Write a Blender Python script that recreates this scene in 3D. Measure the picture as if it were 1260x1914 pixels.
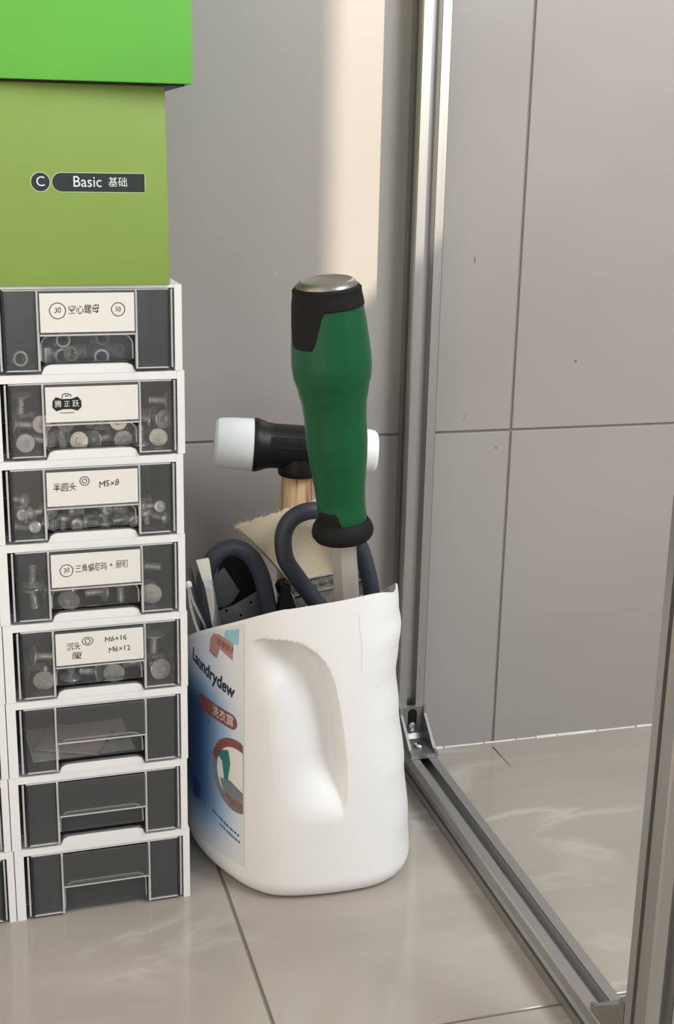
import bpy, bmesh, math, random, bisect
from mathutils import Vector, Matrix, Euler

# ---------------------------------------------------------------- camera, world, lights, exposure
scene = bpy.context.scene
COL = scene.collection
for o in list(bpy.data.objects):
    bpy.data.objects.remove(o)

YAW, PITCH, ROLL, FPX = 0.276638, 0.277216, 0.021193, 2417.0
_f = Vector((math.sin(YAW)*math.cos(PITCH), math.cos(YAW)*math.cos(PITCH), -math.sin(PITCH)))
_r = Vector((math.cos(YAW), -math.sin(YAW), 0))
_u = _r.cross(_f)
_cr = math.cos(ROLL)*_r + math.sin(ROLL)*_u
_cu = -math.sin(ROLL)*_r + math.cos(ROLL)*_u
cam_data = bpy.data.cameras.new('camera')
cam = bpy.data.objects.new('camera', cam_data)
COL.objects.link(cam)
cam.matrix_world = Matrix(((_cr.x, _cu.x, -_f.x, 0), (_cr.y, _cu.y, -_f.y, 0), (_cr.z, _cu.z, -_f.z, 0.56), (0, 0, 0, 1)))
cam_data.sensor_fit = 'VERTICAL'
cam_data.sensor_height = 36.0
cam_data.sensor_width = 36.0*1260/1914
cam_data.lens = FPX/1914*36.0
cam_data.clip_start = 0.02
scene.camera = cam

world = bpy.data.worlds.new('world')
scene.world = world
world.use_nodes = True
_bg = world.node_tree.nodes['Background']
_bg.inputs[0].default_value = (0.86, 0.92, 1.0, 1)
_bg.inputs[1].default_value = 0.66

def add_light(name, kind, loc, direction, energy, color, **kw):
    d = bpy.data.lights.new(name, kind)
    d.energy = energy
    d.color = color
    for k, v in kw.items():
        setattr(d, k, v)
    o = bpy.data.objects.new(name, d)
    COL.objects.link(o)
    o.location = loc
    o.rotation_euler = Vector(direction).to_track_quat('-Z', 'Y').to_euler()
    return o

SUN_PHI, SUN_EL = math.radians(43.2), math.radians(33)
SUN_DIR = Vector((-math.sin(SUN_PHI)*math.cos(SUN_EL), math.cos(SUN_PHI)*math.cos(SUN_EL), -math.sin(SUN_EL)))
add_light('sun', 'SUN', (2, -1, 3), SUN_DIR, 8.0, (1.0, 0.87, 0.67), angle=math.radians(0.75))
add_light('window_light', 'AREA', (1.00, 0.02, 1.30), (-0.80, 0.88, -1.00), 26.0, (0.92, 0.965, 1.0),
          shape='RECTANGLE', size=0.6, size_y=0.9)
scene.view_settings.view_transform = 'Standard'
scene.view_settings.look = 'None'
scene.view_settings.exposure = 0.0
scene.view_settings.gamma = 1.0
scene.view_settings.use_curve_mapping = False

# ---------------------------------------------------------------- materials
def srgb(r, g, b):
    def c(v):
        v /= 255.0
        return v/12.92 if v <= 0.04045 else ((v+0.055)/1.055)**2.4
    return (c(r), c(g), c(b), 1)

def new_mat(name):
    m = bpy.data.materials.new(name)
    m.use_nodes = True
    nt = m.node_tree
    return m, nt, nt.nodes['Principled BSDF']

def plain(name, rgb, rough=0.5, metal=0.0, noise=0.06, scale=60, bump=0.0, spec=0.5, coat=0.0, sss=0.0):
    """Principled material whose colour is gently broken up by object-space noise."""
    m, nt, b = new_mat(name)
    tc = nt.nodes.new('ShaderNodeTexCoord')
    n = nt.nodes.new('ShaderNodeTexNoise')
    n.inputs['Scale'].default_value = scale
    n.inputs['Detail'].default_value = 4
    nt.links.new(tc.outputs['Object'], n.inputs['Vector'])
    r = nt.nodes.new('ShaderNodeValToRGB')
    c = srgb(*rgb)
    r.color_ramp.elements[0].position = 0.3
    r.color_ramp.elements[1].position = 0.7
    r.color_ramp.elements[0].color = tuple(v*(1-noise) for v in c[:3])+(1,)
    r.color_ramp.elements[1].color = tuple(min(1, v*(1+noise)) for v in c[:3])+(1,)
    nt.links.new(n.outputs['Fac'], r.inputs['Fac'])
    nt.links.new(r.outputs['Color'], b.inputs['Base Color'])
    b.inputs['Roughness'].default_value = rough
    b.inputs['Metallic'].default_value = metal
    b.inputs['Specular IOR Level'].default_value = spec
    b.inputs['Coat Weight'].default_value = coat
    if sss:
        b.inputs['Subsurface Weight'].default_value = sss
        b.inputs['Subsurface Radius'].default_value = (0.01, 0.008, 0.006)
        b.inputs['Subsurface Scale'].default_value = 0.3
    if bump:
        bp = nt.nodes.new('ShaderNodeBump')
        bp.inputs['Strength'].default_value = bump
        bp.inputs['Distance'].default_value = 0.001
        nt.links.new(n.outputs['Fac'], bp.inputs['Height'])
        nt.links.new(bp.outputs['Normal'], b.inputs['Normal'])
    return m

def tile_mat(name, base, light, dark, rough, scale, streak):
    m, nt, b = new_mat(name)
    tc = nt.nodes.new('ShaderNodeTexCoord')
    mp = nt.nodes.new('ShaderNodeMapping')
    mp.inputs['Scale'].default_value = (1.0, 2.2, 1.0)
    mp.inputs['Rotation'].default_value = (0, 0, 0.35)
    nt.links.new(tc.outputs['Object'], mp.inputs['Vector'])
    n1 = nt.nodes.new('ShaderNodeTexNoise')
    n1.inputs['Scale'].default_value = scale
    n1.inputs['Detail'].default_value = 6
    n1.inputs['Distortion'].default_value = 1.2
    n2 = nt.nodes.new('ShaderNodeTexNoise')
    n2.inputs['Scale'].default_value = scale*1.7
    n2.inputs['Detail'].default_value = 8
    n2.inputs['Distortion'].default_value = 0.8
    for n in (n1, n2):
        nt.links.new(mp.outputs[0], n.inputs['Vector'])
    r1 = nt.nodes.new('ShaderNodeValToRGB')
    r1.color_ramp.elements[0].position = 0.3
    r1.color_ramp.elements[1].position = 0.72
    r1.color_ramp.elements[0].color = srgb(*dark)
    r1.color_ramp.elements[1].color = srgb(*base)
    nt.links.new(n1.outputs['Fac'], r1.inputs['Fac'])
    r2 = nt.nodes.new('ShaderNodeValToRGB')      # thin veins
    e = r2.color_ramp.elements
    e[0].position, e[0].color = 0.50, (0, 0, 0, 1)
    e[1].position, e[1].color = 0.60, (0, 0, 0, 1)
    k = e.new(0.55)
    k.color = (streak, streak, streak, 1)
    nt.links.new(n2.outputs['Fac'], r2.inputs['Fac'])
    n3 = nt.nodes.new('ShaderNodeTexNoise')
    n3.inputs['Scale'].default_value = scale*1.3
    nt.links.new(tc.outputs['Object'], n3.inputs['Vector'])
    r3 = nt.nodes.new('ShaderNodeMapRange')
    r3.inputs['From Min'].default_value = 0.48
    r3.inputs['From Max'].default_value = 0.66
    nt.links.new(n3.outputs['Fac'], r3.inputs['Value'])
    ml = nt.nodes.new('ShaderNodeMath')
    ml.operation = 'MULTIPLY'
    nt.links.new(r2.outputs['Color'], ml.inputs[0])
    nt.links.new(r3.outputs[0], ml.inputs[1])
    mx = nt.nodes.new('ShaderNodeMix')
    mx.data_type = 'RGBA'
    nt.links.new(ml.outputs[0], mx.inputs['Factor'])
    nt.links.new(r1.outputs['Color'], mx.inputs['A'])
    mx.inputs['B'].default_value = srgb(*light)
    nt.links.new(mx.outputs['Result'], b.inputs['Base Color'])
    b.inputs['Roughness'].default_value = rough
    return m

def clear_mat(name, tint, gloss_rough=0.06, ior=1.4):
    m = bpy.data.materials.new(name)
    m.use_nodes = True
    nt = m.node_tree
    nt.nodes.clear()
    out = nt.nodes.new('ShaderNodeOutputMaterial')
    tr = nt.nodes.new('ShaderNodeBsdfTransparent')
    tr.inputs[0].default_value = (tint[0], tint[1], tint[2], 1)
    gl = nt.nodes.new('ShaderNodeBsdfGlossy')
    gl.inputs['Roughness'].default_value = gloss_rough
    fr = nt.nodes.new('ShaderNodeFresnel')
    fr.inputs['IOR'].default_value = ior
    mx = nt.nodes.new('ShaderNodeMixShader')
    nt.links.new(fr.outputs[0], mx.inputs[0])
    nt.links.new(tr.outputs[0], mx.inputs[1])
    nt.links.new(gl.outputs[0], mx.inputs[2])
    nt.links.new(mx.outputs[0], out.inputs[0])
    return m

def add_haze(m, amount):
    """White diffuse mix: scratched styrene scatter, plus brightness painted into panes and ribs."""
    nt = m.node_tree
    out = [n for n in nt.nodes if n.type == 'OUTPUT_MATERIAL'][0]
    src = out.inputs[0].links[0].from_socket
    df = nt.nodes.new('ShaderNodeBsdfDiffuse')
    df.inputs[0].default_value = (0.86, 0.87, 0.88, 1)
    mx = nt.nodes.new('ShaderNodeMixShader')
    mx.inputs[0].default_value = amount
    nt.links.new(src, mx.inputs[1])
    nt.links.new(df.outputs[0], mx.inputs[2])
    nt.links.new(mx.outputs[0], out.inputs[0])
    return m

def glass_mat(name, tint, rough=0.02, ior=1.5):
    m, nt, b = new_mat(name)
    b.inputs['Base Color'].default_value = tint
    b.inputs['Roughness'].default_value = rough
    b.inputs['IOR'].default_value = ior
    b.inputs['Transmission Weight'].default_value = 1.0
    return m

def brushed(name, rgb, rough=0.32, axis=2):
    m, nt, b = new_mat(name)
    tc = nt.nodes.new('ShaderNodeTexCoord')
    mp = nt.nodes.new('ShaderNodeMapping')
    s = [900, 900, 900]
    s[axis] = 6
    mp.inputs['Scale'].default_value = s
    n = nt.nodes.new('ShaderNodeTexNoise')
    n.inputs['Scale'].default_value = 1.0
    n.inputs['Detail'].default_value = 3
    r = nt.nodes.new('ShaderNodeMapRange')
    r.inputs['To Min'].default_value = rough-0.06
    r.inputs['To Max'].default_value = rough+0.08
    nt.links.new(tc.outputs['Object'], mp.inputs[0])
    nt.links.new(mp.outputs[0], n.inputs['Vector'])
    nt.links.new(n.outputs['Fac'], r.inputs['Value'])
    nt.links.new(r.outputs[0], b.inputs['Roughness'])
    b.inputs['Base Color'].default_value = srgb(*rgb)
    b.inputs['Metallic'].default_value = 1.0
    return m

def wood_mat(name):
    m, nt, b = new_mat(name)
    tc = nt.nodes.new('ShaderNodeTexCoord')
    mp = nt.nodes.new('ShaderNodeMapping')
    mp.inputs['Scale'].default_value = (160, 160, 6)
    n = nt.nodes.new('ShaderNodeTexNoise')
    n.inputs['Scale'].default_value = 1.4
    n.inputs['Detail'].default_value = 5
    n.inputs['Distortion'].default_value = 0.5
    r = nt.nodes.new('ShaderNodeValToRGB')
    e = r.color_ramp.elements
    e[0].position, e[0].color = 0.34, srgb(140, 104, 74)
    e[1].position, e[1].color = 0.66, srgb(226, 198, 160)
    e.new(0.5).color = srgb(202, 168, 128)
    nt.links.new(tc.outputs['Object'], mp.inputs[0])
    nt.links.new(mp.outputs[0], n.inputs['Vector'])
    nt.links.new(n.outputs['Fac'], r.inputs[0])
    nt.links.new(r.outputs[0], b.inputs['Base Color'])
    b.inputs['Roughness'].default_value = 0.5
    return m

M = dict(
    wall=tile_mat('wall_tile', (162, 157, 153), (167, 162, 158), (155, 149, 145), 0.3, 2.0, 0.2),
    floor=tile_mat('floor_tile', (172, 164, 154), (194, 187, 178), (157, 149, 139), 0.12, 2.6, 0.7),
    grout=plain('grout', (128, 120, 116), 0.9, bump=0.3),
    caulk=plain('caulk', (214, 208, 202), 0.6),
    plaster=plain('plaster', (205, 200, 194), 0.8),
    alu=brushed('anodised_aluminium', (178, 177, 175), 0.42),
    alu_rail=brushed('anodised_aluminium_rail', (178, 177, 175), 0.42, axis=1),
    alu_cast=plain('cast_aluminium', (140, 138, 135), 0.4, metal=0.75, noise=0.1, scale=200, bump=0.1),
    steel=plain('polished_steel', (205, 205, 205), 0.16, metal=1.0, noise=0.08, scale=300),
    cap=plain('satin_steel_cap', (150, 146, 140), 0.34, metal=0.9, noise=0.08, scale=200),
    shank=plain('satin_shank_steel', (190, 186, 180), 0.42, metal=0.55, noise=0.05, scale=90),
    zinc=plain('zinc_steel', (222, 220, 217), 0.24, metal=0.6, noise=0.15, scale=300),
    dull=plain('dull_grey_steel', (112, 113, 112), 0.42, metal=0.3, noise=0.12, scale=120),
    worn=plain('worn_ferrule', (188, 184, 176), 0.3, metal=0.7, noise=0.3, scale=140, bump=0.2),
    white=plain('white_plastic', (238, 238, 238), 0.4, noise=0.015),
    jug=plain('white_jug_plastic', (238, 238, 238), 0.42, noise=0.01, scale=20, sss=0.15),
    seam=plain('moulded_seam', (206, 204, 204), 0.5),
    nylon=plain('white_nylon', (236, 238, 238), 0.4, noise=0.02, sss=0.2),
    clear=add_haze(clear_mat('clear_styrene', (0.975, 0.98, 0.985)), 0.045),  # slight scratch haze, also lifting the dim drawer interiors
    bright_rib=add_haze(clear_mat('bright_styrene_rib', (0.9, 0.9, 0.91), 0.12), 0.6),  # strong white mix paints the bright refraction lines of the ribs
    dark_edge=glass_mat('dark_styrene_edge', (0.30, 0.30, 0.31, 1)),  # dark tint stands in for internal reflection along the plastic's edges
    card=plain('white_card', (230, 227, 223), 0.7, noise=0.02),
    pinkcard=plain('pale_pink_card', (222, 205, 202), 0.7, noise=0.03),
    ink=plain('black_ink', (22, 22, 24), 0.6),
    black=plain('black_rubber', (19, 18, 18), 0.7, noise=0.1, bump=0.08, spec=0.25),
    blackp=plain('black_plastic', (13, 13, 14), 0.45, noise=0.1, spec=0.3),
    green=plain('green_rubber_grip', (0, 80, 46), 0.36, noise=0.05, scale=300, bump=0.03, spec=0.35),
    olive=plain('olive_green_board', (134, 162, 76), 0.55, noise=0.03, scale=25),
    lime=plain('bright_green_board', (102, 186, 72), 0.5, noise=0.03, scale=18),
    edgeline=plain('pale_print_line', (205, 216, 180), 0.6),
    whiteink=plain('white_print', (232, 236, 232), 0.6),
    slate=plain('slate_print', (38, 46, 48), 0.5),
    blue=plain('blue_grey_vinyl', (50, 56, 66), 0.45, noise=0.08, scale=150),
    bristle=plain('cream_bristle', (222, 209, 180), 0.8, noise=0.08, scale=900, bump=0.5),
    pale=plain('pale_bristle', (226, 222, 208), 0.8, noise=0.1, scale=900, bump=0.5),
    wood=wood_mat('ash_wood'),
    navy=plain('navy_print', (24, 28, 52), 0.5),
    brown=plain('red_brown_print', (132, 74, 68), 0.5, noise=0.1),
    pinkp=plain('dusty_pink_print', (180, 132, 118), 0.5, noise=0.12),
    teal=plain('teal_print', (36, 120, 116), 0.5),
    skyp=plain('sky_blue_print', (140, 196, 208), 0.5),
    greyp=plain('grey_print', (120, 124, 130), 0.5, noise=0.2),
    tan=plain('tan_print', (128, 98, 74), 0.5, noise=0.25, scale=300),
    bluep=plain('blue_print', (48, 92, 150), 0.5),
    navyb=plain('navy_badge_print', (36, 58, 120), 0.5),
    mark=plain('pencil_mark', (70, 64, 66), 0.8),
    pinkm=plain('pink_smear', (176, 134, 146), 0.8),
)

# ---------------------------------------------------------------- helpers
def link_mesh(name, me, mat, parent=None, smooth=False):
    if mat is not None:
        me.materials.clear()
        me.materials.append(mat)
    if smooth:
        for p in me.polygons:
            p.use_smooth = True
    o = bpy.data.objects.new(name, me)
    COL.objects.link(o)
    if parent is not None:
        o.parent = parent
    return o

def from_bm(name, bm, mat, parent=None, smooth=False):
    me = bpy.data.meshes.new(name)
    bmesh.ops.recalc_face_normals(bm, faces=bm.faces[:])
    bm.to_mesh(me)
    bm.free()
    return link_mesh(name, me, mat, parent, smooth)

def auto_smooth(o, ang=35):
    for p in o.data.polygons:
        p.use_smooth = True
    o.data.set_sharp_from_angle(angle=math.radians(ang))
    return o

def bm_box(bm, x0, x1, y0, y1, z0, z1):
    v = [bm.verts.new((x, y, z)) for z in (z0, z1) for y in (y0, y1) for x in (x0, x1)]
    for f in ((0, 2, 3, 1), (4, 5, 7, 6), (0, 1, 5, 4), (2, 6, 7, 3), (0, 4, 6, 2), (1, 3, 7, 5)):
        bm.faces.new([v[i] for i in f])
    return v

def box(name, b, mat, parent=None, bevel=0.0, seg=2):
    bm = bmesh.new()
    bm_box(bm, *b)
    if bevel:
        bmesh.ops.bevel(bm, geom=bm.edges[:], offset=bevel, segments=seg, affect='EDGES', profile=0.5)
    o = from_bm(name, bm, mat, parent)
    return auto_smooth(o) if bevel else o

def bm_boxes(bs, bevel=0.0):
    bm = bmesh.new()
    for b in bs:
        bm_box(bm, *b)
    if bevel:
        bmesh.ops.bevel(bm, geom=bm.edges[:], offset=bevel, segments=2, affect='EDGES', profile=0.5)
    return bm

def bm_prism(bm, poly, h0, h1, place=lambda a, b, h: (a, h, b)):
    """Extrude the closed 2D outline between two heights."""
    lo = [bm.verts.new(place(a, b, h0)) for a, b in poly]
    hi = [bm.verts.new(place(a, b, h1)) for a, b in poly]
    n = len(poly)
    bm.faces.new(lo)
    bm.faces.new(hi[::-1])
    for i in range(n):
        j = (i+1) % n
        bm.faces.new((lo[i], hi[i], hi[j], lo[j]))

def prism(name, poly, h0, h1, mat, parent=None, place=lambda a, b, h: (a, h, b), bevel=0.0):
    bm = bmesh.new()
    bm_prism(bm, poly, h0, h1, place)
    if bevel:
        bmesh.ops.recalc_face_normals(bm, faces=bm.faces[:])
        bmesh.ops.bevel(bm, geom=bm.edges[:], offset=bevel, segments=2, affect='EDGES', profile=0.5)
    o = from_bm(name, bm, mat, parent)
    return auto_smooth(o) if bevel else o

def frame_of(d):
    d = Vector(d).normalized()
    a = Vector((1, 0, 0)) if abs(d.x) < 0.9 else Vector((0, 1, 0))
    e1 = (a - d*a.dot(d)).normalized()
    return e1, d.cross(e1), d

def bm_lathe(bm, prof, seg=32, org=(0, 0, 0), axis=(0, 0, 1), caps=True, sides=None, squash=1.0):
    """Revolve (radius, height) pairs around an axis."""
    e1, e2, d = frame_of(axis)
    org = Vector(org)
    rings = []
    for r, h in prof:
        ring = []
        for i in range(seg):
            t = 2*math.pi*i/seg
            ring.append(bm.verts.new(org + d*h + e1*(r*math.cos(t)) + e2*(r*squash*math.sin(t))))
        rings.append(ring)
    for a, b in zip(rings, rings[1:]):
        for i in range(seg):
            j = (i+1) % seg
            bm.faces.new((a[i], a[j], b[j], b[i]))
    if caps:
        bm.faces.new(rings[0][::-1])
        bm.faces.new(rings[-1])

def lathe(name, prof, mat, parent=None, seg=32, org=(0, 0, 0), axis=(0, 0, 1), caps=True, ang=35, squash=1.0):
    bm = bmesh.new()
    bm_lathe(bm, prof, seg, org, axis, caps, squash=squash)
    return auto_smooth(from_bm(name, bm, mat, parent), ang)

def catmull(pts, n=8, closed=False):
    P = [Vector(p) for p in pts]
    m = len(P)
    out = []
    rng = range(m) if closed else range(m-1)
    for i in rng:
        p0 = P[(i-1) % m] if closed or i > 0 else P[0]*2-P[1]
        p1, p2 = P[i], P[(i+1) % m]
        p3 = P[(i+2) % m] if closed or i < m-2 else P[-1]*2-P[-2]
        for k in range(n):
            t = k/n
            out.append(0.5*((2*p1)+(p2-p0)*t+(2*p0-5*p1+4*p2-p3)*t*t+(3*p1-p0-3*p2+p3)*t**3))
    if not closed:
        out.append(P[-1])
    return out

def bm_tube(bm, pts, rad, seg=16, flat=1.0):
    P = [Vector(p) for p in pts]
    rings = []
    e1 = None
    for i, p in enumerate(P):
        d = (P[min(i+1, len(P)-1)]-P[max(i-1, 0)]).normalized()
        if e1 is None:
            e1 = frame_of(d)[0]
        e1 = (e1-d*e1.dot(d)).normalized()
        e2 = d.cross(e1)
        r = rad[i] if isinstance(rad, (list, tuple)) else rad
        rings.append([bm.verts.new(p+e1*(r*math.cos(2*math.pi*k/seg))+e2*(r*flat*math.sin(2*math.pi*k/seg))) for k in range(seg)])
    for a, b in zip(rings, rings[1:]):
        for i in range(seg):
            j = (i+1) % seg
            bm.faces.new((a[i], a[j], b[j], b[i]))
    bm.faces.new(rings[0][::-1])
    bm.faces.new(rings[-1])

def tube(name, pts, rad, mat, parent=None, seg=16, flat=1.0):
    bm = bmesh.new()
    bm_tube(bm, pts, rad, seg, flat)
    return auto_smooth(from_bm(name, bm, mat, parent), 50)

def text_bm(body, size, align='CENTER', extrude=0.0, bold=0.0):
    """Lettering as mesh in the local x/y plane."""
    cu = bpy.data.curves.new('txt', 'FONT')
    cu.body = body
    cu.size = size
    cu.align_x = align
    cu.align_y = 'CENTER'
    cu.extrude = extrude
    cu.offset = bold
    cu.resolution_u = 3
    o = bpy.data.objects.new('txt', cu)
    COL.objects.link(o)
    bpy.context.view_layer.update()
    ev = o.evaluated_get(bpy.context.evaluated_depsgraph_get())
    me = bpy.data.meshes.new_from_object(ev)
    bm = bmesh.new()
    bm.from_mesh(me)
    bpy.data.objects.remove(o)
    bpy.data.curves.remove(cu)
    bpy.data.meshes.remove(me)
    return bm

def bm_add(dst, src, fn):
    """Append src to dst with every vertex run through fn."""
    mp = {}
    for v in src.verts:
        mp[v] = dst.verts.new(fn(v.co))
    for f in src.faces:
        try:
            dst.faces.new([mp[v] for v in f.verts])
        except ValueError:
            pass
    src.free()

def lettering(name, items, y, mat, parent, depth=0.00012):
    """items: (text, centre x, centre z, size, tilt, squeeze) standing in the local x/z plane at depth y."""
    bm = bmesh.new()
    for tx, cx, cz, size, tilt, sq in items:
        c, s = math.cos(tilt), math.sin(tilt)
        hand = name == 'handwriting'
        t = text_bm(tx, size, bold=0.0)
        w = size*0.034 if hand else 0.0          # unsteady pen
        k = 2*math.pi/size
        def wob(p):
            return p.x+w*math.sin(p.y*k*1.1+p.x*k*0.37+cz*900)+p.y*(0.12 if hand else 0), p.y+w*1.3*math.sin(p.x*k*0.8+1.3+cx*700)+w*0.6*math.sin(p.x*k*2.1)
        bm_add(bm, t, lambda p: (cx+(wob(p)[0]*sq*c-wob(p)[1]*s), y, cz+(wob(p)[0]*sq*s+wob(p)[1]*c)))
    me = bpy.data.meshes.new(name)
    bm.to_mesh(me)
    bm.free()
    return link_mesh(name, me, mat, parent)

def ring_poly(cx, cz, r, n=28, a0=0.0, a1=2*math.pi, ry=None):
    return [(cx+r*math.cos(a0+(a1-a0)*i/n), cz+(ry or r)*math.sin(a0+(a1-a0)*i/n)) for i in range(n)]

def stroke(bm, pts, w, y):
    """A pen stroke: flat ribbon of width w through x/z points."""
    P = [Vector((a, b)) for a, b in pts]
    L, Rr = [], []
    for i, p in enumerate(P):
        d = (P[min(i+1, len(P)-1)]-P[max(i-1, 0)]).normalized()
        n = Vector((-d.y, d.x))*w/2
        L.append(bm.verts.new((p.x+n.x, y, p.y+n.y)))
        Rr.append(bm.verts.new((p.x-n.x, y, p.y-n.y)))
    for i in range(len(P)-1):
        bm.faces.new((L[i], L[i+1], Rr[i+1], Rr[i]))

def strokes(name, lines, w, y, mat, parent):
    bm = bmesh.new()
    for l in lines:
        stroke(bm, l, w, y)
    me = bpy.data.meshes.new(name)
    bm.to_mesh(me)
    bm.free()
    return link_mesh(name, me, mat, parent)

def thing(name, label, cat, loc=(0, 0, 0), rot=(0, 0, 0), group=None):
    o = bpy.data.objects.new(name, None)
    o.empty_display_size = 0.02
    COL.objects.link(o)
    o.location = loc
    o.rotation_euler = rot
    return tag(o, label, cat, group)

def tag(o, label, cat, group=None):
    o['label'] = label
    o['category'] = cat
    if group:
        o['group'] = group
    return o

def struct(o, label=None):
    o['kind'] = 'structure'
    if label:
        o['label'] = label
    return o

def smooth01(t):
    t = max(0.0, min(1.0, t))
    return t*t*(3-2*t)

# ---------------------------------------------------------------- room
YW = 1.070                       # face of the tiled back wall
G = 0.0011                       # half a joint
wall = struct(box('wall_back', (-1.4, 1.25, YW+0.0015, YW+0.12, -0.02, 2.4), M['grout']), 'grey tiled back wall with thin joints')
xs = [-1.333, -0.733, -0.133, 0.467, 1.067]
zs = [0.0, 0.312, 0.912, 1.512, 2.112]
for i in range(len(xs)-1):
    for j in range(len(zs)-1):
        t = box('wall_tile', (xs[i]+G, xs[i+1]-G, YW, YW+0.006, zs[j]+(G if j else 0), zs[j+1]-G), M['wall'], wall, bevel=0.0006, seg=1)
# marks on the tiles
def mark(poly, mat):
    bm = bmesh.new()
    bm_prism(bm, poly, YW-0.00025, YW+0.0002)
    return from_bm('scuff_mark', bm, mat, wall)
mark([(0.4237, 0.4628), (0.4242, 0.4628), (0.4239, 0.4683), (0.4235, 0.4683)], M['mark'])
mark(ring_poly(0.527, 0.374, 0.0009, 8), M['mark'])
mark(ring_poly(0.4535, 0.296, 0.0007, 8), M['mark'])
mark([(0.420, 0.3225), (0.4206, 0.3222), (0.4238, 0.3306), (0.4231, 0.3310)], M['pinkm'])
mark([(0.2466, 0.4533), (0.2470, 0.4533), (0.2470, 0.4570), (0.2466, 0.4570)], M['caulk'])

floor = struct(box('floor', (-1.4, 1.25, -1.3, YW+0.0015, -0.05, -0.0015), M['grout']), 'beige polished stone-look tiled floor')
fx = [-1.0345, -0.4345, 0.1655, 0.7655, 1.25]
fy = [-1.116, -0.516, 0.084, 0.684, YW]
for i in range(len(fx)-1):
    for j in range(len(fy)-1):
        box('floor_tile', (fx[i]+G, fx[i+1]-G, fy[j]+G, fy[j+1]-(G if j < 3 else 0), -0.008, 0.0), M['floor'], floor, bevel=0.0006, seg=1)
# caulk bead along the wall foot, broken up as it runs
bm = bmesh.new()
random.seed(4)
x = 0.30
while x < 1.0:
    w = random.uniform(0.015, 0.05)
    h = random.uniform(0.0006, 0.0014)
    bm_prism(bm, [(YW-h*1.4, 0.0), (YW, 0.0), (YW, h*1.3)], x, x+w*0.97, lambda a, b, hh: (hh, a, b))
    x += w
struct(from_bm('trim_1', bm, M['caulk']), 'thin pale caulk line where wall meets floor')
# fine dark scratch on the floor by the wall
bm = bmesh.new()
for (x0, y0, x1, y1, w) in ((0.4632, 1.060, 0.4636, 1.040, 0.0008), (0.4636, 1.040, 0.4640, 1.018, 0.0004)):
    v = [bm.verts.new(p) for p in ((x0-w, y0, 0.0002), (x0+w, y0, 0.0002), (x1+w*.6, y1, 0.0002), (x1-w*.6, y1, 0.0002))]
    bm.faces.new(v)
from_bm('floor_scratch', bm, M['mark'], floor)

# unseen side wall added on the right; its slit is shaped to cut the sun beam
XR = 1.13
def sun_at(xw, zw):
    """Where the sun ray that lands on the back wall at (xw, zw) crosses the side wall."""
    t = (XR-xw)/(-SUN_DIR.x)
    return YW-SUN_DIR.y*t, zw-SUN_DIR.z*t
ya, za = sun_at(0.2835, 0.392)
yb, zb = sun_at(0.3720, 0.392)
y0, y1, z0, z1 = min(ya, yb), max(ya, yb), za, za+1.0
bm = bm_boxes([(XR, XR+0.01, -1.3, y0, 0, 2.4), (XR, XR+0.01, y1, YW, 0, 2.4), (XR, XR+0.01, y0, y1, 0, z0), (XR, XR+0.01, y0, y1, z1, 2.4)])
struct(from_bm('added_wall_right', bm, M['plaster']), 'unseen plaster side wall added with a slit that shapes the sun beam')
m_ = 0.06
bm = bm_boxes([(XR+0.01, XR+0.025, y0-m_-0.02, y0-m_, z0-m_, z1+m_), (XR+0.01, XR+0.025, y1+m_, y1+m_+0.02, z0-m_, z1+m_),
               (XR+0.01, XR+0.025, y0-m_, y1+m_, z0-m_-0.02, z0-m_), (XR+0.01, XR+0.025, y0-m_, y1+m_, z1+m_, z1+m_+0.02)])
struct(box('added_wall_left', (-0.86, -0.80, -1.3, YW, 0, 2.4), M['plaster']), 'unseen plaster wall added on the left to block ambient light')  # added out of view to darken the left side by blocking ambient light
struct(from_bm('sun_slit_frame', bm, M['white']), 'unseen narrow frame added around the sun slit in the side wall')  # made-up frame, unseen, goes with the added sun slit

# ---------------------------------------------------------------- aluminium profile frame
def profile_outline(w, slot=0.0088, lip=0.0016, depth=0.0078, inner=0.0125):
    """T-slot square profile, outline around its centre, counter-clockwise."""
    h, s, n = w/2, slot/2, inner/2
    c = 0.0012
    side = [(-h+c, -h), (-s, -h), (-s, -h+lip), (-n, -h+lip), (-n, -h+lip+0.002), (-s*0.75, -h+depth), (s*0.75, -h+depth), (n, -h+lip+0.002),
            (n, -h+lip), (s, -h+lip), (s, -h), (h-c, -h)]
    out = []
    for k in range(4):
        a = k*math.pi/2
        for x, y in side:
            out.append((x*math.cos(a)-y*math.sin(a), x*math.sin(a)+y*math.cos(a)))
    return out
W = 0.026
X0 = 0.3587
PO = profile_outline(W)
frame = thing('profile_frame', 'silver slotted aluminium profile frame standing on the floor against the tiled wall', 'frame', (X0, 0.6, 0))
def rel(o):
    o.location = -Vector(frame.location)
    return o
o = prism('upright_profile', PO, W+0.0003, 1.55, M['alu'], frame, lambda a, b, h: (X0+W/2+a, YW-W/2-0.0005+b, h)); rel(o)
o['label'] = 'upright against the wall'
o = prism('upright_profile', PO, 0.0, 1.55, M['alu'], frame, lambda a, b, h: (X0+W/2+a, 0.5875+b, h)); rel(o)
o['label'] = 'near upright at the right edge'
o = prism('floor_rail', PO, 0.6008, YW-0.0005, M['alu_rail'], frame, lambda a, b, h: (X0+W/2+a, h, W/2+b)); rel(o)

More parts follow.
